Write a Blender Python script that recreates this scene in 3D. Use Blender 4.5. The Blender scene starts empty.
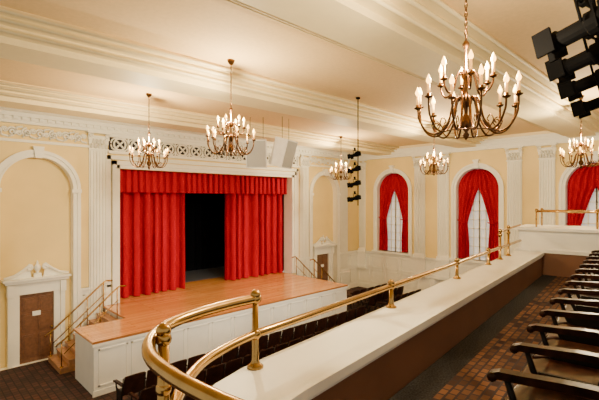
import bpy, bmesh, math, random
from mathutils import Vector, Matrix
random.seed(4)
S=bpy.context.scene
TH=math.radians(45.7); F=410.0
FW=(math.cos(TH),math.sin(TH)); RT=(math.sin(TH),-math.cos(TH))
EYE=5.0
def at(px,d):
    a=(px-299.5)/F
    return (d*(FW[0]+a*RT[0]), d*(FW[1]+a*RT[1]))
# ---------------------------------------------------------------- materials
def mat(name,col,rough=.6,metal=0,emit=0,ecol=None,var=.06,scale=6,bump=0.0,spec=None,coat=0):
    m=bpy.data.materials.new(name); m.use_nodes=True
    nt=m.node_tree; b=nt.nodes['Principled BSDF']
    b.inputs['Roughness'].default_value=rough; b.inputs['Metallic'].default_value=metal
    if spec is not None: b.inputs['Specular IOR Level'].default_value=spec
    if coat: b.inputs['Coat Weight'].default_value=coat; b.inputs['Coat Roughness'].default_value=.12
    tc=nt.nodes.new('ShaderNodeTexCoord'); n=nt.nodes.new('ShaderNodeTexNoise')
    n.inputs['Scale'].default_value=scale; n.inputs['Detail'].default_value=3
    nt.links.new(tc.outputs['Object'],n.inputs['Vector'])
    r=nt.nodes.new('ShaderNodeValToRGB')
    r.color_ramp.elements[0].position=.3; r.color_ramp.elements[1].position=.7
    r.color_ramp.elements[0].color=(*[max(0,c*(1-var)) for c in col],1)
    r.color_ramp.elements[1].color=(*[min(1,c*(1+var)) for c in col],1)
    nt.links.new(n.outputs['Fac'],r.inputs['Fac']); nt.links.new(r.outputs['Color'],b.inputs['Base Color'])
    if bump:
        bp=nt.nodes.new('ShaderNodeBump'); bp.inputs['Strength'].default_value=bump
        nt.links.new(n.outputs['Fac'],bp.inputs['Height']); nt.links.new(bp.outputs['Normal'],b.inputs['Normal'])
    if emit:
        b.inputs['Emission Color'].default_value=(*(ecol or col),1); b.inputs['Emission Strength'].default_value=emit
    return m
def brickmat(name,c1,c2,mortar,scale,bw,bh,ms,rough,off=.5,rot=0,coat=0,bias=0,spec=None):
    m=bpy.data.materials.new(name); m.use_nodes=True
    nt=m.node_tree; b=nt.nodes['Principled BSDF']; b.inputs['Roughness'].default_value=rough
    if spec is not None: b.inputs['Specular IOR Level'].default_value=spec
    if coat: b.inputs['Coat Weight'].default_value=coat; b.inputs['Coat Roughness'].default_value=.12
    tc=nt.nodes.new('ShaderNodeTexCoord'); mp=nt.nodes.new('ShaderNodeMapping'); mp.inputs['Rotation'].default_value=(0,0,rot)
    br=nt.nodes.new('ShaderNodeTexBrick'); br.offset=off
    br.inputs['Color1'].default_value=(*c1,1); br.inputs['Color2'].default_value=(*c2,1); br.inputs['Mortar'].default_value=(*mortar,1)
    br.inputs['Scale'].default_value=scale; br.inputs['Brick Width'].default_value=bw; br.inputs['Row Height'].default_value=bh
    br.inputs['Mortar Size'].default_value=ms; br.inputs['Bias'].default_value=bias
    nt.links.new(tc.outputs['Object'],mp.inputs['Vector']); nt.links.new(mp.outputs['Vector'],br.inputs['Vector'])
    nt.links.new(br.outputs['Color'],b.inputs['Base Color'])
    return m
M_WALL=mat('wall_cream_paint',(.92,.71,.29),.7,var=.03,scale=1.5)
M_CEIL=mat('ceiling_peach_plaster',(.84,.60,.29),.75,var=.04,scale=14,bump=.05)
M_BEAM=mat('beam_cream_paint',(.94,.79,.45),.6,var=.02)
M_TRIM=mat('trim_white_paint',(.94,.91,.79),.5,var=.02)
M_WHITE=mat('parapet_white_paint',(.90,.87,.78),.4,var=.03,scale=3)
M_RED=mat('red_velvet',(.43,.001,.016),.85,var=.03,scale=3,spec=.1)
M_BLK=mat('black_drape',(.004,.004,.005),.95,spec=.02)
M_BLUEFLOOR=mat('stage_floor_bluish_light',(.12,.125,.14),.5)  # inner stage floor, its dim bluish light put into the colour
M_DARK=mat('dark_backing',(.03,.025,.03),.8)
M_METBLK=mat('black_metal',(.002,.002,.0025),.8,spec=.05)
M_BRASS=mat('brass',(.46,.28,.09),.22,metal=1,var=.15,scale=10)
M_BRONZE=mat('aged_bronze',(.12,.055,.022),.3,metal=1,var=.3,scale=20)
M_CANDLE=mat('candle_sleeve',(.8,.5,.18),.5,emit=1.6,ecol=(1,.42,.08))  # sleeve's own emission stands in for the glow around the bulb
M_BULB=mat('flame_bulb',(1,.8,.45),.3,emit=12,ecol=(1,.46,.08))
M_DOOR=mat('door_brown_wood',(.17,.075,.035),.4,var=.25,scale=12)
M_SEAT=mat('seat_dark_wood',(.024,.008,.004),.28,var=.7,scale=14,spec=.14)
M_SEATR=mat('seat_brown_wood',(.035,.013,.008),.4,var=.35,scale=14,spec=.15)
M_IRON=mat('cast_iron',(.01,.008,.007),.5,spec=.2)
M_PANEL=mat('balcony_brown_panel',(.19,.083,.04),.5,var=.1,scale=2)
M_STEP=mat('step_wood',(.45,.22,.09),.35,var=.2,scale=10)
M_STAGE=brickmat('stage_plank_floor',(.90,.44,.145),(.72,.30,.085),(.36,.14,.04),1,2.4,.13,.008,.2,coat=.35)
M_CARPET=brickmat('patterned_carpet',(.20,.092,.045),(.035,.022,.022),(.045,.034,.036),1,.11,.075,.01,.95,off=.5,rot=math.radians(-6.4),spec=.1)
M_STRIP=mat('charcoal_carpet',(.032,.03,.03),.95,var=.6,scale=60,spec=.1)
M_FLOOR=brickmat('main_floor_carpet',(.095,.036,.026),(.03,.018,.016),(.015,.01,.01),1,.16,.16,.015,.9,off=0)
M_GLASS=mat('sheer_window',(.8,.8,.78),.4,emit=.3,ecol=(.9,.92,1),var=.05,scale=2)
M_SPK=mat('speaker_white',(.93,.92,.90),.5)
M_GRILL=mat('speaker_grille',(.50,.50,.49),.7,var=.1,scale=80)  # grille face greyed to paint in the shading on the white boxes
M_LENS=mat('lamp_lens',(.9,.8,.6),.1,emit=1.5,ecol=(1,.8,.5))
# ---------------------------------------------------------------- mesh builder
class MB:
    def __init__(s): s.v=[];s.f=[];s.m=[];s.sm=[];s.mats=[]
    def mi(s,m):
        if m not in s.mats: s.mats.append(m)
        return s.mats.index(m)
    def add(s,vs,fs,m,smooth=False,T=None):
        o=len(s.v)
        if T: vs=[T(*v) for v in vs]
        s.v+= [tuple(v) for v in vs]; k=s.mi(m)
        for f in fs: s.f.append([i+o for i in f]); s.m.append(k); s.sm.append(smooth)
    def box(s,x0,x1,y0,y1,z0,z1,m,T=None):
        vs=[(x,y,z) for x in(x0,x1) for y in(y0,y1) for z in(z0,z1)]
        s.add(vs,[(0,1,3,2),(4,6,7,5),(0,4,5,1),(2,3,7,6),(0,2,6,4),(1,5,7,3)],m,False,T)
    def tube(s,pts,r,m,seg=8,T=None,closed=False):
        P=[Vector(p) for p in pts]; n=len(P); vs=[];fs=[]
        if not isinstance(r,(list,tuple)): r=[r]*n
        up=None
        for i in range(n):
            if closed: t=P[(i+1)%n]-P[i-1]
            else: t=P[min(i+1,n-1)]-P[max(i-1,0)]
            t.normalize()
            if up is None:
                up=Vector((0,0,1)) if abs(t.z)<.9 else Vector((1,0,0))
            u=(up-t*up.dot(t))
            if u.length<1e-5: u=t.orthogonal()
            u.normalize(); w=t.cross(u); up=u
            for k in range(seg):
                a=2*math.pi*k/seg; vs.append(P[i]+(u*math.cos(a)+w*math.sin(a))*r[i])
        rng=n if closed else n-1
        for i in range(rng):
            for k in range(seg):
                j=(i+1)%n
                fs.append((i*seg+k,i*seg+(k+1)%seg,j*seg+(k+1)%seg,j*seg+k))
        if not closed:
            fs.append(tuple(range(seg))[::-1]); fs.append(tuple((n-1)*seg+k for k in range(seg)))
        s.add([tuple(v) for v in vs],fs,m,True,T)
    def lathe(s,prof,c,m,seg=12,T=None,axis='z',smooth=True):
        vs=[];fs=[]
        for r,z in prof:
            for k in range(seg):
                a=2*math.pi*k/seg
                if axis=='z': vs.append((c[0]+r*math.cos(a),c[1]+r*math.sin(a),c[2]+z))
                elif axis=='y': vs.append((c[0]+r*math.cos(a),c[1]+z,c[2]+r*math.sin(a)))
                else: vs.append((c[0]+z,c[1]+r*math.cos(a),c[2]+r*math.sin(a)))
        n=len(prof)
        for i in range(n-1):
            for k in range(seg):
                fs.append((i*seg+k,i*seg+(k+1)%seg,(i+1)*seg+(k+1)%seg,(i+1)*seg+k))
        fs.append(tuple(range(seg))[::-1]); fs.append(tuple((n-1)*seg+k for k in range(seg)))
        s.add(vs,fs,m,smooth,T)
    def ball(s,c,r,m,seg=10,T=None,sz=1):
        s.lathe([(max(.001,r*math.sin(math.pi*i/6)),-r*sz*math.cos(math.pi*i/6)) for i in range(7)],c,m,seg,T)
    def grid(s,fn,nu,nv,m,smooth=True,T=None):
        vs=[fn(i/nu,j/nv) for i in range(nu+1) for j in range(nv+1)]
        fs=[(i*(nv+1)+j,(i+1)*(nv+1)+j,(i+1)*(nv+1)+j+1,i*(nv+1)+j+1) for i in range(nu) for j in range(nv)]
        s.add(vs,fs,m,smooth,T)
    def mesh(s,name):
        me=bpy.data.meshes.new(name); me.from_pydata(s.v,[],s.f)
        for m in s.mats: me.materials.append(m)
        for p,k,sm in zip(me.polygons,s.m,s.sm): p.material_index=k; p.use_smooth=sm
        bm=bmesh.new(); bm.from_mesh(me); bmesh.ops.recalc_face_normals(bm,faces=bm.faces); bm.to_mesh(me); bm.free()
        return me
    def build(s,name,parent=None,loc=None,rotz=0):
        o=bpy.data.objects.new(name,s.mesh(name)); S.collection.objects.link(o)
        if loc: o.location=loc
        o.rotation_euler[2]=rotz
        if parent: o.parent=parent
        return o
def inst(me,name,loc,rot=(0,0,0)):
    o=bpy.data.objects.new(name,me); S.collection.objects.link(o); o.location=loc; o.rotation_euler=rot; return o
# ---------------------------------------------------------------- room constants
YS=14.7; XE=19.1; ZC=7.8; XW=-4.0; YB=-4.0; PC=9.62; PL=5.5; PR=13.75; PT=6.1; SZ=1.4
PS=lambda u,v,w:(u,YS+w,v)       # stage wall frame
PE=lambda u,v,w:(XE+w,u,v)       # window wall frame
def pbox(mb,P,u0,u1,v0,v1,w0,w1,m): mb.box(u0,u1,v0,v1,w0,w1,m,T=P)
def arch_pts(uc,r,vs,n=24): return [(uc-r*math.cos(math.pi*i/n),vs+r*math.sin(math.pi*i/n)) for i in range(n+1)]
def arch_panel(mb,P,u0,u1,v0,v1,uc,r,vs,vb,depth,mw,mr,mback):
    q=lambda a,b,c,d,m:mb.add([a,b,c,d],[(0,1,2,3)],m,False,P)
    q((u0,v0,0),(uc-r,v0,0),(uc-r,v1,0),(u0,v1,0),mw); q((uc+r,v0,0),(u1,v0,0),(u1,v1,0),(uc+r,v1,0),mw)
    if vb>v0: q((uc-r,v0,0),(uc+r,v0,0),(uc+r,vb,0),(uc-r,vb,0),mw)
    A=arch_pts(uc,r,vs)
    for a,b in zip(A,A[1:]): q((a[0],a[1],0),(b[0],b[1],0),(b[0],v1,0),(a[0],v1,0),mw)
    O=[(uc-r,vb)]+A+[(uc+r,vb)]
    for a,b in zip(O,O[1:]+O[:1]): q((a[0],a[1],0),(b[0],b[1],0),(b[0],b[1],depth),(a[0],a[1],depth),mr)
    mb.add([(a,b,depth) for a,b in O],[tuple(range(len(O)))],mback,False,P)
def arch_band(mb,P,uc,ri,ro,vs,vb,w0,w1,m,n=24):
    O=[(-ro,vb)]+[(a-uc,b) for a,b in arch_pts(uc,ro,vs,n)]+[(ro,vb)]
    I=[(-ri,vb)]+[(a-uc,b) for a,b in arch_pts(uc,ri,vs,n)]+[(ri,vb)]
    for k in range(len(O)-1):
        o0,o1,i0,i1=O[k],O[k+1],I[k],I[k+1]
        c=[(uc+p[0],p[1],w) for w in(w0,w1) for p in(o0,o1,i1,i0)]
        mb.add(c,[(0,1,2,3),(4,5,6,7),(0,1,5,4),(3,2,6,7)],m,False,P)
def pilaster(P,uc,w,z0,z1,name):
    mb=MB(); m=M_TRIM; h=w/2
    pbox(mb,P,uc-h-.06,uc+h+.06,z0,z0+.9,-.16,0,m); pbox(mb,P,uc-h-.09,uc+h+.09,z0+.9,z0+1.0,-.2,0,m)
    pbox(mb,P,uc-h-.09,uc+h+.09,z0,z0+.18,-.2,0,m); pbox(mb,P,uc-h-.03,uc+h+.03,z0+1.0,z0+1.12,-.15,0,m)
    pbox(mb,P,uc-h,uc+h,z0+1.0,z1-.55,-.08,0,m)
    n=6
    for i in range(n):
        c=uc-h+w*(i+.5)/n; pbox(mb,P,c-w*.026,c+w*.026,z0+1.2,z1-.65,-.13,-.07,m)
    pbox(mb,P,uc-h-.02,uc+h+.02,z1-.62,z1-.57,-.15,0,m)
    for k in range(3):
        e=.02*k; pbox(mb,P,uc-h-e,uc+h+e,z1-.57+.14*k,z1-.43+.14*k,-.10-.03*k,0,m)
    for row in range(2):
        for i in range(5-row):
            c=uc-h+w*(i+.5+row*.5)/5; zz=z1-.5+row*.16
            mb.tube([(c,zz-.07,-.12),(c,zz,-.16-row*.02),(c,zz+.06,-.21-row*.02),(c,zz+.04,-.24-row*.02)],[.035,.045,.035,.015],m,6,T=P)
    for sgn in(-1,1):
        pts=[]
        for i in range(16):
            a=i/15*3.2*math.pi; r=.10*(1-i/17)
            pts.append((uc+sgn*(h-.03)+sgn*r*math.cos(a)*.8,z1-.15+r*math.sin(a),-.2))
        mb.tube(pts,.022,m,5,T=P)
    pbox(mb,P,uc-h-.09,uc+h+.09,z1-.07,z1,-.24,0,m)
    return mb.build(name)
def spiral(mb,P,cu,cv,r,w,m,sg=1,th=.02,ph=0,turns=1.6,n=16):
    pts=[(cu+sg*r*(1-.85*i/n)*math.cos(ph+turns*2*math.pi*i/n),cv+r*(1-.85*i/n)*math.sin(ph+turns*2*math.pi*i/n),w) for i in range(n+1)]
    mb.tube(pts,th,m,5,T=P)
def scroll_frieze(mb,P,u0,u1,v0,v1,w,m,th=.02):
    H=v1-v0; n=max(1,round((u1-u0)/(H*.95))); st=(u1-u0)/n
    for i in range(n):
        c=u0+st*(i+.5)
        spiral(mb,P,c-st*.22,(v0+v1)/2,H*.36,w,m,1 if i%2 else -1,th,ph=math.pi*(i%2)*.5)
        spiral(mb,P,c+st*.25,(v0+v1)/2+H*(.1 if i%2 else -.1),H*.22,w,m,-1 if i%2 else 1,th*.8)
        mb.tube([(c-st*.5,v0+H*.08,w),(c-st*.2,v0+H*(.5 if i%2 else .2),w),(c+st*.1,v0+H*(.15 if i%2 else .85),w),(c+st*.5,v1-H*.08 if i%2==0 else v0+H*.08,w)],th,m,5,T=P)
# ---------------------------------------------------------------- floor, ceiling
mb=MB(); mb.box(XW,XE,YB,YS,-.15,0,M_FLOOR); mb.build('floor')
mb=MB(); mb.box(XW,XE+.3,YB,YS+.3,ZC,ZC+.15,M_CEIL); mb.build('ceiling')
for i,y in enumerate((3.7,8.2,12.7)):
    mb=MB()
    for hw,d in((.98,.07),(.8,.15),(.62,.25),(.42,.36)):
        mb.box(XW,XE,y-hw,y+hw,ZC-d,ZC,M_BEAM)
    for sg in(-1,1):
        for off,z in((.98,.03),(.8,.10),(.62,.20)):
            mb.tube([(XW,y+sg*off,ZC-z-.03),(XE,y+sg*off,ZC-z-.03)],.035,M_BEAM,8)
    mb.build('ceiling_beam')
# ---------------------------------------------------------------- stage wall
NR=.97; NS=5.35
mb=MB()
arch_panel(mb,PS,XW,PL,0,ZC,2*PC-16.18,NR,NS,0,.22,M_WALL,M_TRIM,M_WALL)
arch_panel(mb,PS,PR,XE,0,ZC,16.18,NR,NS,0,.22,M_WALL,M_TRIM,M_WALL)
pbox(mb,PS,PL,PR,PT,ZC,0,.25,M_WALL); pbox(mb,PS,PL,PR,0,SZ-.1,0,.25,M_WALL)
mb.box(PL-.02,PL,YS,YS+.3,SZ,PT,M_TRIM); mb.box(PR,PR+.02,YS,YS+.5,SZ,PT,M_TRIM)
mb.build('wall_north')
mb=MB(); mb.box(PL-2,PR+2,19.5,19.65,0,ZC,M_BLK); mb.build('wall_backstage')
NL=2*PC-16.18
# trim of stage wall
mb=MB()
for uc in(NL,16.18):
    arch_band(mb,PS,uc,NR-.0,NR+.20,NS,0,-.07,0,M_TRIM); arch_band(mb,PS,uc,NR+.12,NR+.22,NS,0,-.11,-.05,M_TRIM)
    arch_band(mb,PS,uc,NR-.0,NR+.05,NS,0,-.10,-.05,M_TRIM)
    mb.add([(uc-.09,NS+NR-.03,-.16),(uc+.09,NS+NR-.03,-.16),(uc+.15,NS+NR+.32,-.16),(uc-.15,NS+NR+.32,-.16),
            (uc-.09,NS+NR-.03,0),(uc+.09,NS+NR-.03,0),(uc+.15,NS+NR+.32,0),(uc-.15,NS+NR+.32,0)],
           [(0,1,2,3),(0,1,5,4),(1,2,6,5),(2,3,7,6),(3,0,4,7)],M_TRIM,False,PS)
    for sg in(-1,1): pbox(mb,PS,uc+sg*(NR+.1)-.14,uc+sg*(NR+.1)+.14,NS-.12,NS,-.14,0,M_TRIM)
mb.build('trim_1')
mb=MB() # proscenium frame
for a,w in((0,.10),(.12,.16),(.3,.1)):
    b=a+.14
    pbox(mb,PS,PL-b,PL-a,SZ+.01,PT+b,-w,0,M_TRIM); pbox(mb,PS,PR+a,PR+b,SZ+.01,PT+b,-w,0,M_TRIM); pbox(mb,PS,PL-b,PR+b,PT+a,PT+b,-w,0,M_TRIM)
mb.build('proscenium_frame')
mb=MB() # openwork grille over proscenium
pbox(mb,PS,PL-.35,PR+.45,PT+.55,7.22,-.05,-.002,M_DARK)
pbox(mb,PS,PL-.38,PR+.48,PT+.5,PT+.60,-.14,-.002,M_TRIM); pbox(mb,PS,PL-.38,PR+.48,7.16,7.28,-.14,-.002,M_TRIM)
g0,g1=PL-.3,PR+.4; z0,z1=PT+.6,7.16; zm=(z0+z1)/2; n=15; st=(g1-g0)/n; H=z1-z0
for i in range(n):
    c=g0+st*(i+.5)
    mb.tube([(c+.2*math.cos(t*math.pi/8),zm+.2*math.sin(t*math.pi/8),-.1) for t in range(16)],.034,M_TRIM,6,T=PS,closed=True)
    for k in range(4):
        a=math.pi/4+k*math.pi/2; mb.tube([(c,zm,-.1),(c+.1*math.cos(a),zm+.1*math.sin(a),-.12),(c+.2*math.cos(a),zm+.2*math.sin(a),-.1)],[.02,.04,.015],M_TRIM,5,T=PS)
    mb.ball((c,zm,-.12),.05,M_TRIM,8,T=PS)
    for sx_ in(-1,1):
        for sz_ in(-1,1): mb.tube([(c+sx_*st*.5,zm+sz_*H*.05,-.1),(c+sx_*st*.44,zm+sz_*H*.3,-.1),(c+sx_*st*.3,zm+sz_*H*.44,-.1),(c+sx_*st*.12,zm+sz_*H*.46,-.1)],.03,M_TRIM,5,T=PS)
    mb.box(c+st*.5-.025,c+st*.5+.025,z0,z1,-.12,-.05,M_TRIM,T=PS)
mb.build('proscenium_grille')
mb=MB()
scroll_frieze(mb,PS,-2.0,4.45,6.86,7.24,-.03,M_TRIM,.036); scroll_frieze(mb,PS,15.1,17.2,6.86,7.24,-.03,M_TRIM,.036)
pbox(mb,PS,XW,4.5,6.74,6.82,-.08,0,M_TRIM); pbox(mb,PS,15.05,17.3,6.74,6.82,-.08,0,M_TRIM)
mb.build('trim_2')
mb=MB() # cornices
for z0,z1,d in((7.28,7.36,.20),(7.36,7.46,.26),(7.46,7.58,.36),(7.58,7.69,.46),(7.69,7.8,.58)):
    mb.box(XW,XE,YS-d,YS,z0,z1,M_TRIM if z0<7.6 else M_BEAM); mb.box(XE-d*.7,XE,YB,YS,z0,z1,M_TRIM if z0<7.6 else M_BEAM)
n=int((XE-XW)/.22)
for i in range(n): mb.box(XW+i*.22,XW+i*.22+.11,YS-.32,YS-.2,7.38,7.46,M_TRIM)
mb.build('trim_3')
tn=6
for u in(1.42,4.8,14.62,17.75): pilaster(PS,u,.58,0,7.3,'trim_%d'%tn); tn+=1
for u in(14.35,10.72,9.45,6.2,4.95,1.6): pilaster(PE,u,.58 if u<14 else .4,1.1,7.3,'trim_%d'%tn); tn+=1
# wainscots
def wains(P,ranges,h,name):
    mb=MB()
    for u0,u1 in ranges:
        pbox(mb,P,u0,u1,0,h,-.04,0,M_TRIM); pbox(mb,P,u0,u1,h-.08,h,-.10,0,M_TRIM); pbox(mb,P,u0,u1,0,.25,-.08,0,M_TRIM)
        n=max(1,round((u1-u0)/.95)); st=(u1-u0)/n
        for i in range(n):
            a=u0+st*i+.1; b=u0+st*(i+1)-.1
            for z0,z1 in((.38,h*.52),(h*.52+.12,h-.22)):
                pbox(mb,P,a,b,z0,z0+.04,-.065,-.04,M_TRIM);pbox(mb,P,a,b,z1-.04,z1,-.065,-.04,M_TRIM)
                pbox(mb,P,a,a+.04,z0,z1,-.065,-.04,M_TRIM);pbox(mb,P,b-.04,b,z0,z1,-.065,-.04,M_TRIM)
    mb.build(name)
wains(PS,[(XW,NL-NR-.2),(NL+NR+.2,5.2),(14.1,16.18-NR-.2),(16.18+NR+.2,XE)],2.1,'trim_4')
wains(PE,[(YB,YS)],2.1,'trim_5')
# ---------------------------------------------------------------- window wall
WR=.98; WS=5.5; WB=2.2
wins=[12.35,7.83,3.33]
mb=MB(); ed=[YS,10.09,5.58,YB]
for i,uc in enumerate(wins): arch_panel(mb,PE,ed[i+1],ed[i],0,ZC,uc,WR,WS,WB,.35,M_WALL,M_TRIM,M_GLASS)
mb.build('wall_east')
for i,uc in enumerate(wins):
    mb=MB()
    arch_band(mb,PE,uc,WR,WR+.2,WS,WB,-.06,0,M_TRIM); arch_band(mb,PE,uc,WR+.12,WR+.22,WS,WB,-.1,-.04,M_TRIM)
    pbox(mb,PE,uc-WR-.3,uc+WR+.3,WB-.1,WB,-.16,.3,M_TRIM)
    pbox(mb,PE,uc-.1,uc+.1,WS+WR-.02,WS+WR+.36,-.16,0,M_TRIM); pbox(mb,PE,uc-.14,uc+.14,WS+WR+.3,WS+WR+.38,-.19,0,M_TRIM)
    for k in range(-3,4):
        u=uc+k*.28; top=WS+math.sqrt(max(0,WR**2-(k*.28)**2))
        pbox(mb,PE,u-.02,u+.02,WB,top,.27,.34,M_TRIM)
    for k in range(9):
        z=WB+.42*k+.2
        if z<WS+.8:
            hw=WR if z<WS else math.sqrt(WR**2-(z-WS)**2)
            pbox(mb,PE,uc-hw,uc+hw,z-.022,z+.022,.27,.34,M_TRIM)
    pbox(mb,PE,uc-WR,uc+WR,WS-.05,WS+.05,.27,.34,M_TRIM); pbox(mb,PE,uc-.04,uc+.04,WB,WS,.27,.34,M_TRIM)
    mb.build('window_%d'%(i+1))
    mb=MB()
    for sg in(-1,1):
        def fn(a,b,sg=sg,uc=uc):
            z=WB+.02+(WS+WR-.04-WB-.02)*b
            hw=(WR-.02) if z<WS else math.sqrt(max(0,(WR-.02)**2-(z-WS)**2))
            tie=3.95; top=WS+.0
            if z>top: inn=.0
            elif z>tie:
                t=(top-z)/(top-tie); inn=.50*(t**.8)
            else: inn=.50-.07*min(1,(tie-z)/1.0)
            inn=min(inn,hw); u=inn+(hw-inn)*a
            amp=.06*(1-.5*math.exp(-((z-tie)/.4)**2))
            return (uc+sg*u, z, .13+amp*math.sin(a*2*math.pi*4+z*.4)+.015*math.sin(a*31))
        mb.grid(fn,50,40,M_RED,T=PE)
        mb.tube([(uc+sg*.45,3.97,.06),(uc+sg*.7,3.92,.03),(uc+sg*.95,4.05,.08)],.03,M_RED,6,T=PE)
    mb.build('window_curtain')
# ---------------------------------------------------------------- doors in niches
def door(uc,name):
    mb=MB(); P=PS; d=.218
    pbox(mb,P,uc-.46,uc+.46,0,2.12,d-.06,d,M_DOOR)
    for u0,u1 in((-.38,-.04),(.04,.38)):
        for z0,z1 in((.15,.85),(.98,1.5),(1.6,2.0)):
            pbox(mb,P,uc+u0,uc+u1,z0,z1,d-.085,d-.05,M_DOOR); pbox(mb,P,uc+u0+.05,uc+u1-.05,z0+.05,z1-.05,d-.1,d-.05,M_DOOR)
    mb.ball((uc+.4,1.0,d-.12),.035,M_BRASS,8,T=P); pbox(mb,P,uc-.12,uc+.1,1.42,1.56,d-.105,d-.08,M_WHITE)
    for sg in(-1,1):
        pbox(mb,P,uc+sg*.56-.1,uc+sg*.56+.1,0,2.22,d-.14,d,M_TRIM); pbox(mb,P,uc+sg*.7-.06,uc+sg*.7+.06,0,2.22,d-.2,d,M_TRIM)
        pbox(mb,P,uc+sg*.7-.08,uc+sg*.7+.08,2.1,2.45,d-.26,d,M_TRIM)
    pbox(mb,P,uc-.76,uc+.76,2.12,2.48,d-.17,d,M_TRIM); pbox(mb,P,uc-.84,uc+.84,2.48,2.56,d-.3,d,M_TRIM); pbox(mb,P,uc-.9,uc+.9,2.56,2.62,d-.36,d,M_TRIM)
    for sg in(-1,1):
        pts=[(uc+sg*.86,2.66,d-.2),(uc+sg*.6,2.72,d-.2),(uc+sg*.38,2.86,d-.2),(uc+sg*.24,2.98,d-.2)]
        for i in range(12):
            a=i/11*2.6*math.pi; r=.085*(1-i/14); pts.append((uc+sg*(.22-.0)-sg*r*math.sin(a)*1.0,2.93+r*math.cos(a),d-.2))
        mb.tube(pts,.045,M_TRIM,6,T=P)
        mb.add([(uc+sg*.86,2.62,d-.16),(uc+sg*.16,2.62,d-.16),(uc+sg*.2,2.9,d-.16),(uc+sg*.42,2.82,d-.16),(uc+sg*.62,2.7,d-.16)],[(0,1,2,3,4)],M_TRIM,False,P)
    pbox(mb,P,uc-.1,uc+.1,2.62,2.74,d-.24,d-.06,M_TRIM)
    mb.lathe([(.04,0),(.05,.02),(.03,.06),(.09,.14),(.105,.2),(.07,.27),(.03,.3),(.04,.33),(.02,.38),(.005,.42)],(0,0,0),M_TRIM,10,T=lambda x,y,z:PS(uc+x,2.72+z,d-.15+y))
    mb.build(name)
door(NL,'door_1'); door(16.18,'door_2')
# ---------------------------------------------------------------- stage
AY=11.05; AL=3.49; AR=13.65; NY=12.65; NX=4.95
mb=MB()
poly=[(AL,AY),(AR,AY),(AR,YS-.02),(NX,YS-.02),(NX,NY),(AL,NY)]
def slab(poly,z0,z1,m):
    n=len(poly)
    mb.add([(x,y,z) for z in(z0,z1) for x,y in poly],[tuple(range(n)),tuple(range(n,2*n))]+[(i,(i+1)%n,n+(i+1)%n,n+i) for i in range(n)],m)
slab(poly,SZ-.06,SZ,M_STAGE)
slab([(x+(.04 if x<9 else -.04) ,y+(.04 if y<12 else -.02)) for x,y in poly],.0,SZ-.06,M_WHITE)
k=12; st=(AR-AL-.1)/k
for i in range(k):
    a=AL+.1+st*i+.05; b=a+st-.1
    for z0,z1 in((.22,.26),(1.14,1.18)): mb.box(a,b,AY+.015,AY+.045,z0,z1,M_WHITE)
    for u in(a,b-.04): mb.box(u,u+.04,AY+.015,AY+.045,.22,1.18,M_WHITE)
mb.box(AL,AR,AY+.0,AY+.05,SZ-.14,SZ-.06,M_WHITE); mb.box(AL+.01,AR-.01,AY+.01,AY+.05,0,.14,M_WHITE)
mb.box(PL+.02,PR-.02,YS-.02,16.3,SZ-.06,SZ,M_STAGE); mb.box(PL+.02,PR-.02,16.3,18.8,SZ-.06,SZ,M_BLUEFLOOR)
mb.build('stage')
mb=MB()
mb.box(PL-1.2,PR+1.2,19.1,19.2,SZ-.2,PT+1,M_BLK); mb.box(PL-1.2,PL-1.1,YS+.5,19.2,SZ-.2,PT+1,M_BLK); mb.box(PR+1.1,PR+1.2,YS+.5,19.2,SZ-.2,PT+1,M_BLK)
mb.box(PL-1.2,PR+1.2,YS+.3,19.2,PT+1,PT+1.1,M_BLK)
mb.grid(lambda a,b:(PL-1.1+(PR-PL+2.2)*a,18.95+.06*math.sin(a*150),SZ-.05+(PT+.9-SZ)*b),220,1,M_BLK)
mb.build('stage_back_drape')
def drape(x0,x1,z0,z1,y,name,lam=.40,amp=.17):
    mb=MB(); n=int((x1-x0)/lam*18); sd=random.random()*10
    def fn(a,b):
        x=x0+(x1-x0)*a; z=z0+(z1-z0)*b
        ph=2*math.pi*x/lam+1.0*math.sin(x*2.3+sd)+.5*math.sin(x*5.1)
        A=amp*(1+.3*math.sin(x*3.7+sd))*(1-.2*b)
        return (min(max(x-.045*math.sin(2*ph),x0),x1),y+A*math.sin(ph)+A*.2*math.sin(2.3*ph+1)+.012*math.sin(z*2+x*3),z)
    mb.grid(fn,n,10,M_RED); return mb.build(name)
drape(PL+.03,8.27,SZ+.02,PT+.15,YS+.58,'stage_curtain'); drape(10.4,PR-.02,SZ+.02,PT+.15,YS+.58,'stage_curtain')
drape(PL+.03,PR-.03,5.28,PT+.12,YS+.3,'stage_valance',lam=.27,amp=.075)
# stage steps and rails
def steps(x0,dirx,y0,y1,name):
    mb=MB(); N=7; rise=SZ/ (N+1); tr=.235
    for i in range(N):
        a=x0+dirx*tr*i; b=a+dirx*tr; z=SZ-rise*(i+1)
        mb.box(min(a,b),max(a,b),y0,y1,0,z-.03,M_STEP); mb.box(min(a,b)-.015,max(a,b)+.015,y0-.02,y1+.02,z-.035,z,M_STEP)
    L=tr*N
    for yy in(y0+.05,y1-.05):
        P=lambda t,h:(x0+dirx*L*t,yy,SZ*(1-t)+h)
        mb.tube([(x0-dirx*.25,yy,SZ+.86),(x0-dirx*.05,yy,SZ+.88),P(.05,.86),P(.5,.86),P(.93,.86),(x0+dirx*(L+.05),yy,.86),(x0+dirx*(L+.1),yy,.8)],.026,M_BRASS,8)
        mb.tube([P(0,.45),P(.93,.45)],.014,M_BRASS,6)
        for t in(0.02,.33,.66,.97):
            z0=SZ-rise*(int(t*N)+1)
            top=P(t,.86)
            mb.tube([(top[0],yy,z0),top],.018,M_BRASS,8); mb.lathe([(.05,0),(.05,.015),(.02,.03)],(top[0],yy,z0),M_BRASS,10)
            mb.ball((top[0],yy,top[2]),.034,M_BRASS,8)
    mb.build(name)
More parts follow.
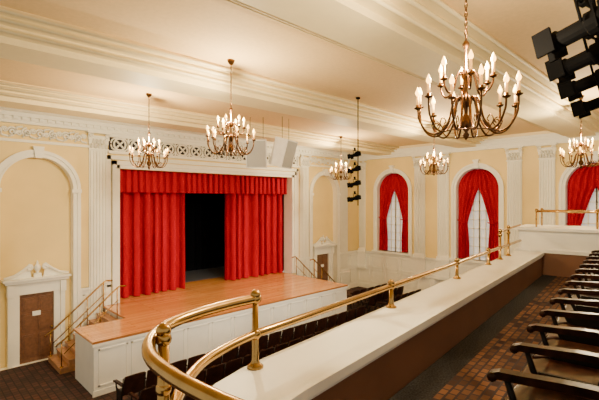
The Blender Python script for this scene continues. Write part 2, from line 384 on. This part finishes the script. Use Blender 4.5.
steps(NX-.01,-1,13.2,14.5,'stage_steps_with_handrail'); steps(AR+.01,1,13.0,14.3,'stage_steps_with_handrail')
# ---------------------------------------------------------------- chandeliers
def chandelier(px,d,z0):
    x,y=at(px,d); L=ZC-z0; mb=MB(); m=M_BRONZE
    for by in(3.7,8.2,12.7):
        if abs(y-by)<.42: L-=.36
        elif abs(y-by)<.62: L-=.25
        elif abs(y-by)<.8: L-=.15
    mb.lathe([(.004,-.02),(.02,.0),(.035,.03),(.015,.06),(.05,.1),(.065,.15),(.04,.2),(.018,.24),(.022,.3),(.055,.34),(.06,.38),(.03,.42),(.016,.46),(.016,.56),(.04,.6),(.05,.64),(.022,.7),(.014,.75),(.014,.88),(.03,.91),(.035,.94),(.01,.98)],(0,0,0),m,12)
    def arm(a,prof,cz,R,hc):
        ca,sa=math.cos(a),math.sin(a)
        mb.tube([(r*ca,r*sa,z) for r,z in prof],.0105,m,6)
        mb.lathe([(.008,0),(.035,.012),(.042,.022),(.02,.026),(.018,.05)],(R*ca,R*sa,cz),m,8)
        mb.lathe([(.014,0),(.014,hc)],(R*ca,R*sa,cz+.04),M_CANDLE,8)
        mb.lathe([(.010,0),(.024,.02),(.025,.038),(.014,.065),(.002,.095)],(R*ca,R*sa,cz+.04+hc),M_BULB,8)
    def smooth(ps,n=5):
        out=[]
        for i in range(len(ps)-1):
            p0=ps[max(i-1,0)];p1=ps[i];p2=ps[i+1];p3=ps[min(i+2,len(ps)-1)]
            for k in range(n):
                t=k/n
                out.append(tuple(.5*((2*p1[j])+(-p0[j]+p2[j])*t+(2*p0[j]-5*p1[j]+4*p2[j]-p3[j])*t*t+(-p0[j]+3*p1[j]-3*p2[j]+p3[j])*t**3) for j in range(2)))
        return out+[ps[-1]]
    low=smooth([(.03,.36),(.09,.4),(.13,.33),(.17,.17),(.27,.05),(.38,.07),(.455,.19),(.47,.30)])
    up=smooth([(.02,.60),(.07,.66),(.11,.6),(.15,.47),(.21,.44),(.25,.50),(.26,.55)])
    curl=smooth([(.27,.05),(.33,.12),(.30,.18),(.26,.15),(.28,.12)])
    NLW=12
    for i in range(NLW):
        a=2*math.pi*(i+.3)/NLW; arm(a,low,.29+(.06 if i%2 else 0),.47 ,.10)
        mb.tube([(r*math.cos(a),r*math.sin(a),z) for r,z in curl],.006,m,5)
        if i%2: mb.tube([(.47*math.cos(a),.47*math.sin(a),.29),(.47*math.cos(a),.47*math.sin(a),.355)],.01,m,6)
    for i in range(6): arm(2*math.pi*(i+.55)/6,up,.55,.26,.11)
    mb.tube([(.3*math.cos(k*math.pi/12),.3*math.sin(k*math.pi/12),.045) for k in range(24)],.006,m,5,closed=True)
    z=.98; k=0
    while z<L-.12:
        c,s_=(1,0) if k%2==0 else (0,1)
        mb.tube([(.014*c*math.cos(t),.014*s_*math.cos(t),z+.022+.03*math.sin(t)) for t in [j*math.pi/3 for j in range(6)]],.005,m,4,closed=True)
        z+=.046; k+=1
    mb.tube([(0,0,.95),(0,0,L-.05)],.0035,m,4)
    mb.lathe([(.01,L-.12),(.03,L-.1),(.07,L-.04),(.08,L-.005)],(0,0,0),m,12)
    o=mb.build('chandelier',loc=(x,y,z0))
    l=bpy.data.lights.new('bulb_glow','POINT'); l.energy=410; l.color=(1,.80,.49); l.shadow_soft_size=.03
    lo=bpy.data.objects.new('bulb_glow',l); S.collection.objects.link(lo); lo.parent=o
    lo.location=(-.06,-.06,.8)
for px,d,z in((149,10.8,5.82),(231,8.2,5.88),(466,4.1,5.62),(341,18,5.86),(434,14.3,5.86),(581,11,5.86)): chandelier(px,d,z)
# ---------------------------------------------------------------- speakers
sx,sy=at(269,14.0)
for k,(dx,rz) in enumerate(((-.40,-.75),(.44,.30))):
    mb=MB(); tilt=.28
    pts=[(-.35,-.28,-.48),(.35,-.28,-.48),(.22,.28,-.48),(-.22,.28,-.48)]
    R=Matrix.Rotation(rz,4,'Z')@Matrix.Rotation(tilt,4,'X')
    T=lambda x,y,z:tuple(R@Vector((x,y,z)))
    vs=pts+[(x,y,.48) for x,y,z in pts]
    mb.add(vs,[(0,1,2,3),(4,5,6,7),(0,1,5,4),(1,2,6,5),(2,3,7,6),(3,0,4,7)],M_SPK,False,T)
    mb.box(-.31,.31,-.295,-.27,-.44,.44,M_GRILL,T=T)
    for u in(-.35,.32): mb.box(u,u+.03,-.31,-.27,-.48,.48,M_SPK,T=T)
    zc=6.62
    for u in(-.22,.22): 
        p=T(u,0,.48); mb.tube([p,(p[0],p[1],ZC-zc)],.008,M_METBLK,5)
    mb.build('loudspeaker',loc=(sx+dx*.75,sy-dx*.7,zc))
# ---------------------------------------------------------------- lighting instruments
def lantern(mb,T,s=1):
    mb.lathe([(.06*s,-.3*s),(.10*s,-.27*s),(.115*s,-.1*s),(.115*s,.0),(.085*s,.02*s),(.085*s,.25*s),(.105*s,.27*s),(.105*s,.34*s)],(0,0,0),M_METBLK,14,T=T,axis='y',smooth=False)
    mb.lathe([(.08*s,.335*s),(.08*s,.345*s)],(0,0,0),M_LENS,14,T=T,axis='y')
    for k in range(4): mb.box(-.12*s,.12*s,(-.25+.05*k)*s,(-.235+.05*k)*s,-.1*s,.12*s,M_METBLK,T=T)
    mb.tube([(-.15*s,0,0),(-.15*s,0,.22*s),(.15*s,0,.22*s),(.15*s,0,0)],.014*s,M_METBLK,6,T=T)
    mb.box(-.04*s,.04*s,-.03*s,.03*s,.2*s,.36*s,M_METBLK,T=T)
    mb.box(-.13*s,-.10*s,.27*s,.44*s,-.12*s,.12*s,M_METBLK,T=T); mb.box(.10*s,.13*s,.27*s,.44*s,-.12*s,.12*s,M_METBLK,T=T)
def spot(loc,target,e,ang,parent=None):
    l=bpy.data.lights.new('lamp_beam','SPOT'); l.energy=e; l.spot_size=math.radians(ang); l.spot_blend=.8; l.color=(1,.88,.68); l.shadow_soft_size=.08
    o=bpy.data.objects.new('lamp_beam',l); S.collection.objects.link(o); o.location=loc
    o.rotation_euler=(Vector(target)-Vector(loc)).to_track_quat('-Z','Y').to_euler()
    if parent: o.parent=parent
DX,DY=math.cos(math.radians(6.4)),math.sin(math.radians(6.4))
def BB(s,n,z): return (s*DX-n*DY,s*DY+n*DX,z)
mb=MB(); heads=[(4.8,.34,6.68),(5.75,.36,6.66),(6.9,.38,6.66),(8.5,.38,6.66)]
mb.tube([BB(4.45,.34,7.02),BB(10,.34,7.02)],.03,M_METBLK,8)
for s_ in(4.9,7,9.4): mb.tube([BB(s_,.34,7.02),BB(s_,.34,ZC)],.025,M_METBLK,8)
for k,(s_,n_,z_) in enumerate(heads):
    tgt=Vector((8+1.3*k*.6,15,3.4)); c=Vector(BB(s_,n_,z_)); q=(tgt-c).to_track_quat('Y','Z').to_matrix()
    lantern(mb,lambda x,y,z,q=q,c=c:tuple(q@Vector((x,y,z))+c),1.05)
rig=mb.build('stage_light_rig')
for k,(s_,n_,z_) in enumerate(heads):
    c=Vector(BB(s_,n_,z_)); tgt=Vector((5.8+2.1*k,13.6,2.0)); dr=(tgt-c).normalized(); spot(c+dr*.6,tgt,1700,38,rig)
mb=MB(); lx,ly=at(358,11.2)
mb.tube([(0,0,ZC),(0,0,4.85)],.014,M_METBLK,6)
mb.lathe([(.06,ZC-.04),(.06,ZC-.001)],(0,0,0),M_METBLK,10)
for k,z in enumerate((6.25,5.85,5.45,5.05)):
    tg=Vector((.4-.2*k,8,-1.5)).normalized(); q=tg.to_track_quat('Y','Z').to_matrix(); c=Vector((.05,0.12,z))
    lantern(mb,lambda x,y,z,q=q,c=c:tuple(q@Vector((x,y,z))+c),.55)
mb.build('hanging_lamp_ladder',loc=(lx,ly,0))
# ---------------------------------------------------------------- balcony
PTOP=3.89; BF=3.4; SE=10.1
outer=[(SE-.07,2.02),(2.1,2.02),(1.85,2.01),(1.6,1.965),(1.4,1.89),(1.2,1.77),(1.03,1.62),(.9,1.44),(.8,1.22),(.74,1.0)]
inner=[(SE-.07,1.49),(2.1,1.49),(1.9,1.49),(1.74,1.48),(1.62,1.45),(1.53,1.4),(1.46,1.3),(1.41,1.2),(1.38,1.08),(1.36,.95)]
mb=MB()
def sweep(o,i,z0,z1,m):
    n=len(o); vs=[]
    for a,b in zip(o,i): vs+=[BB(*a,z0),BB(*b,z0),BB(*b,z1),BB(*a,z1)]
    fs=[(4*k+j,4*k+(j+1)%4,4*k+4+(j+1)%4,4*k+4+j) for k in range(n-1) for j in range(4)]+[(0,1,2,3),tuple(4*(n-1)+j for j in range(4))]
    mb.add(vs,fs,m)
def off(path,e):
    return [(p[0]-(e if k>3 else 0)*.7,p[1]+e) for k,p in enumerate(path)]
sweep(outer,inner,PTOP-.06,PTOP,M_WHITE)
sweep(off(outer,-.04),off(inner,.03),PTOP-.1,PTOP-.06,M_WHITE)
sweep(off(outer,-.06),off(inner,.05),2.75,PTOP-.1,M_PANEL)
mb.build('balcony_parapet')
mb=MB()
def bslab(pl,z0,z1,m):
    n=len(pl); mb.add([BB(a,b,z) for z in(z0,z1) for a,b in pl],[tuple(range(n)),tuple(range(n,2*n))]+[(i,(i+1)%n,n+(i+1)%n,n+i) for i in range(n)],m)
bslab([(SE,-3.0),(SE,1.5),(1.5,1.5),(1.2,1.0),(-3,.9),(-3,-3.0)],3.05,BF-.01,M_PANEL)
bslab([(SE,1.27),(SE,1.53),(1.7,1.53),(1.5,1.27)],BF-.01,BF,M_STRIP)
bslab([(SE,-2.9),(SE,1.27),(1.5,1.27),(1.2,.92),(-3,.9),(-3,-2.9)],BF-.01,BF,M_CARPET)
mb.build('balcony_floor')
mb=MB() # raised white box front at far end
bslab([(SE,-2.6),(SE+1.25,-2.6),(SE+1.25,2.05),(SE,2.05)],2.75,PTOP,M_PANEL)
bslab([(SE+.02,-2.6),(SE+1.25,-2.6),(SE+1.25,2.0),(SE+.02,2.0)],PTOP,4.34,M_WHITE)
bslab([(SE-.06,-2.6),(SE+1.32,-2.6),(SE+1.32,2.08),(SE-.06,2.08)],4.34,4.40,M_WHITE)
bslab([(SE-.03,-2.6),(SE+1.28,-2.6),(SE+1.28,2.05),(SE-.03,2.05)],PTOP-.02,PTOP+.05,M_WHITE)
mb.build('balcony_box_front')
mb=MB(); NP=1.95
def cat(ps,n=6):
    out=[]
    for i in range(len(ps)-1):
        p0=Vector(ps[max(i-1,0)]);p1=Vector(ps[i]);p2=Vector(ps[i+1]);p3=Vector(ps[min(i+2,len(ps)-1)])
        for k in range(n):
            t=k/n; out.append(.5*(2*p1+(p2-p0)*t+(2*p0-5*p1+4*p2-p3)*t*t+(3*p1-p0-3*p2+p3)*t**3))
    return out+[Vector(ps[-1])]
zl=4.11; zu=4.345
mb.tube(cat([BB(SE-.07,NP,zl),BB(6,NP,zl),BB(2.4,NP,zl),BB(1.9,NP,zl),BB(1.47,1.86,zl),BB(1.2,1.70,zl),BB(1.0,1.5,zl),BB(.9,1.25,zl),BB(.88,1.05,zl)]),.027,M_BRASS,12)
mb.tube(cat([BB(1.95,NP,zu),BB(1.72,1.97,zu),BB(1.47,1.96,zu),BB(1.24,1.90,zu),BB(1.05,1.76,zu),BB(.93,1.56,zu),BB(.88,1.32,zu),BB(.87,1.05,zu),BB(.88,.9,zu)]),.03,M_BRASS,14)
mb.tube(cat([BB(8.3,NP,4.40),BB(8.95,NP,4.43),BB(10.02,NP,4.45)]),.022,M_BRASS,10)
def post(s_,n_,top,r=.02):
    mb.lathe([(.055,0),(.055,.012),(.035,.025),(r+.004,.05),(r,top-PTOP)],BB(s_,n_,PTOP),M_BRASS,12)
    for z in(zl,zu):
        if z<=top+.01: mb.ball(BB(s_,n_,z),.038,M_BRASS,12)
    mb.ball(BB(s_,n_,top+.025),.036,M_BRASS,12)
for s_,t in((1.92,4.345),(3.88,4.12),(5.9,4.12),(7.5,4.12),(8.3,4.40),(8.95,4.44)): post(s_,NP,t)
post(1.09,1.72,4.36,.026)
mb.build('balcony_brass_rail')
mb=MB()
mb.tube([BB(SE+.3,1.7,4.75),BB(SE+.3,.6,4.75),BB(SE+.3,-2.2,4.75)],.024,M_BRASS,8)
mb.tube([BB(SE+1.0,1.7,4.75),BB(SE+1.0,-2.2,4.75)],.024,M_BRASS,8); mb.tube([BB(SE+.3,1.7,4.75),BB(SE+1.0,1.7,4.75)],.024,M_BRASS,8)
for s_ in(.3,1.0):
    for n_ in(1.7,.6,-.6,-2.0): mb.tube([BB(SE+s_,n_,4.4),BB(SE+s_,n_,4.76)],.018,M_BRASS,8); mb.ball(BB(SE+s_,n_,4.78),.035,M_BRASS,8)
mb.build('box_brass_rail')
# ---------------------------------------------------------------- seats
def seat_geo(mb,ox=0,m=M_SEAT,arms=(-1,1)):
    T=lambda x,y,z:(x+ox,y,z)
    def back(side):
        def fn(a,b):
            x=-.235+.47*a; z=.40+.45*b
            z+= .03*math.cos((a-.5)*math.pi) if b>.9 else 0
            return (x,-.22-.10*b-.05*math.cos((a-.5)*math.pi)+.022*side,z)
        return fn
    mb.grid(back(0),8,5,m,T=T); mb.grid(back(1),8,5,m,T=T)
    e=[back(0)(i/8,1) for i in range(9)]; mb.tube([(p[0],p[1]+.011,p[2]) for p in e],.018,m,6,T=T)
    for a in(0,1):
        mb.tube([(back(0)(a,b/4)[0],back(0)(a,b/4)[1]+.011,back(0)(a,b/4)[2]) for b in range(5)],.016,m,6,T=T)
    def pan(off):
        def fn(a,b):
            x=-.22+.44*a; y=-.2+.42*b
            return (x,y,.43+off-.02*math.sin(a*math.pi)*math.sin(b*math.pi)+(-.03*(b-.8)/.2 if b>.8 else 0))
        return fn
    mb.grid(pan(0),6,6,m,T=T); mb.grid(pan(-.035),6,6,m,T=T)
    mb.tube([pan(-.017)(i/6,1) for i in range(7)],.02,m,6,T=T)
    for i in(0,1): mb.tube([pan(-.017)(i,j/4) for j in range(5)],.018,m,6,T=T)
    for sg in arms:
        x=sg*.265
        pts=[(x,-.26,.66),(x,-.1,.655),(x,.1,.64),(x,.2,.635),(x,.24,.62)]
        h=.034; v=.022
        for p,q in zip(pts,pts[1:]): mb.add([(x-h,p[1],p[2]-v),(x+h,p[1],p[2]-v),(x+h,p[1],p[2]+v),(x-h,p[1],p[2]+v),(x-h,q[1],q[2]-v),(x+h,q[1],q[2]-v),(x+h,q[1],q[2]+v),(x-h,q[1],q[2]+v)],[(0,1,5,4),(2,3,7,6),(0,3,7,4),(1,2,6,5),(0,1,2,3),(4,5,6,7)],m,False,T)
        mb.lathe([(.026,-.035),(.026,.035)],(x,.235,.618),m,8,T=T,axis='x')
        mb.tube([(x,.17,.63),(x,.13,.5),(x,.06,.36),(x,.08,.15),(x,.16,.015)],[.016,.02,.022,.018,.016],M_IRON,6,T=T)
        mb.tube([(x,-.3,.84),(x,-.25,.6),(x,-.2,.4),(x,-.18,.15),(x,-.24,.015)],[.012,.018,.022,.018,.016],M_IRON,6,T=T)
        mb.box(x-.01,x+.01,-.21,.1,.26,.5,M_IRON,T=T)
        mb.box(x-.025,x+.025,.1,.22,0,.02,M_IRON,T=T); mb.box(x-.025,x+.025,-.29,-.17,0,.02,M_IRON,T=T)
mb=MB(); seat_geo(mb); sm=mb.mesh('theater_seat')
ms=MB(); seat_geo(ms,arms=(1,)); sm1=ms.mesh('theater_seat_shared_arm')
for k in range(14):
    inst(sm if k==0 else sm1,'theater_seat',BB(2.2+.54*k,.38,BF),(0,0,math.radians(6.4)))
def row(x0,x1,y):
    mb=MB(); n=int((x1-x0)/.55)
    for i in range(n): seat_geo(mb,.55*i,M_SEATR,arms=(-1,1) if i==0 else (1,))
    mb.build('auditorium_seat_row',loc=(x0,y,0))
for k in range(5): row(4.0,13.6,10.0-.92*k); row(14.9,18.2,10.0-.92*k)
row(14.9,18.2,10.92); row(14.9,18.2,11.84)
# ---------------------------------------------------------------- world, camera
w=bpy.data.worlds.new('hall_ambient'); S.world=w; w.use_nodes=True
bg=w.node_tree.nodes['Background']; bg.inputs['Color'].default_value=(1,.91,.74,1); bg.inputs['Strength'].default_value=.78
cd=bpy.data.cameras.new('camera'); cd.sensor_width=36; cd.lens=F/599*36; cd.clip_end=200; cd.clip_start=.02
co=bpy.data.objects.new('camera',cd); S.collection.objects.link(co); co.location=(0,0,EYE); co.rotation_euler=(math.radians(90),0,TH-math.pi/2)
S.camera=co
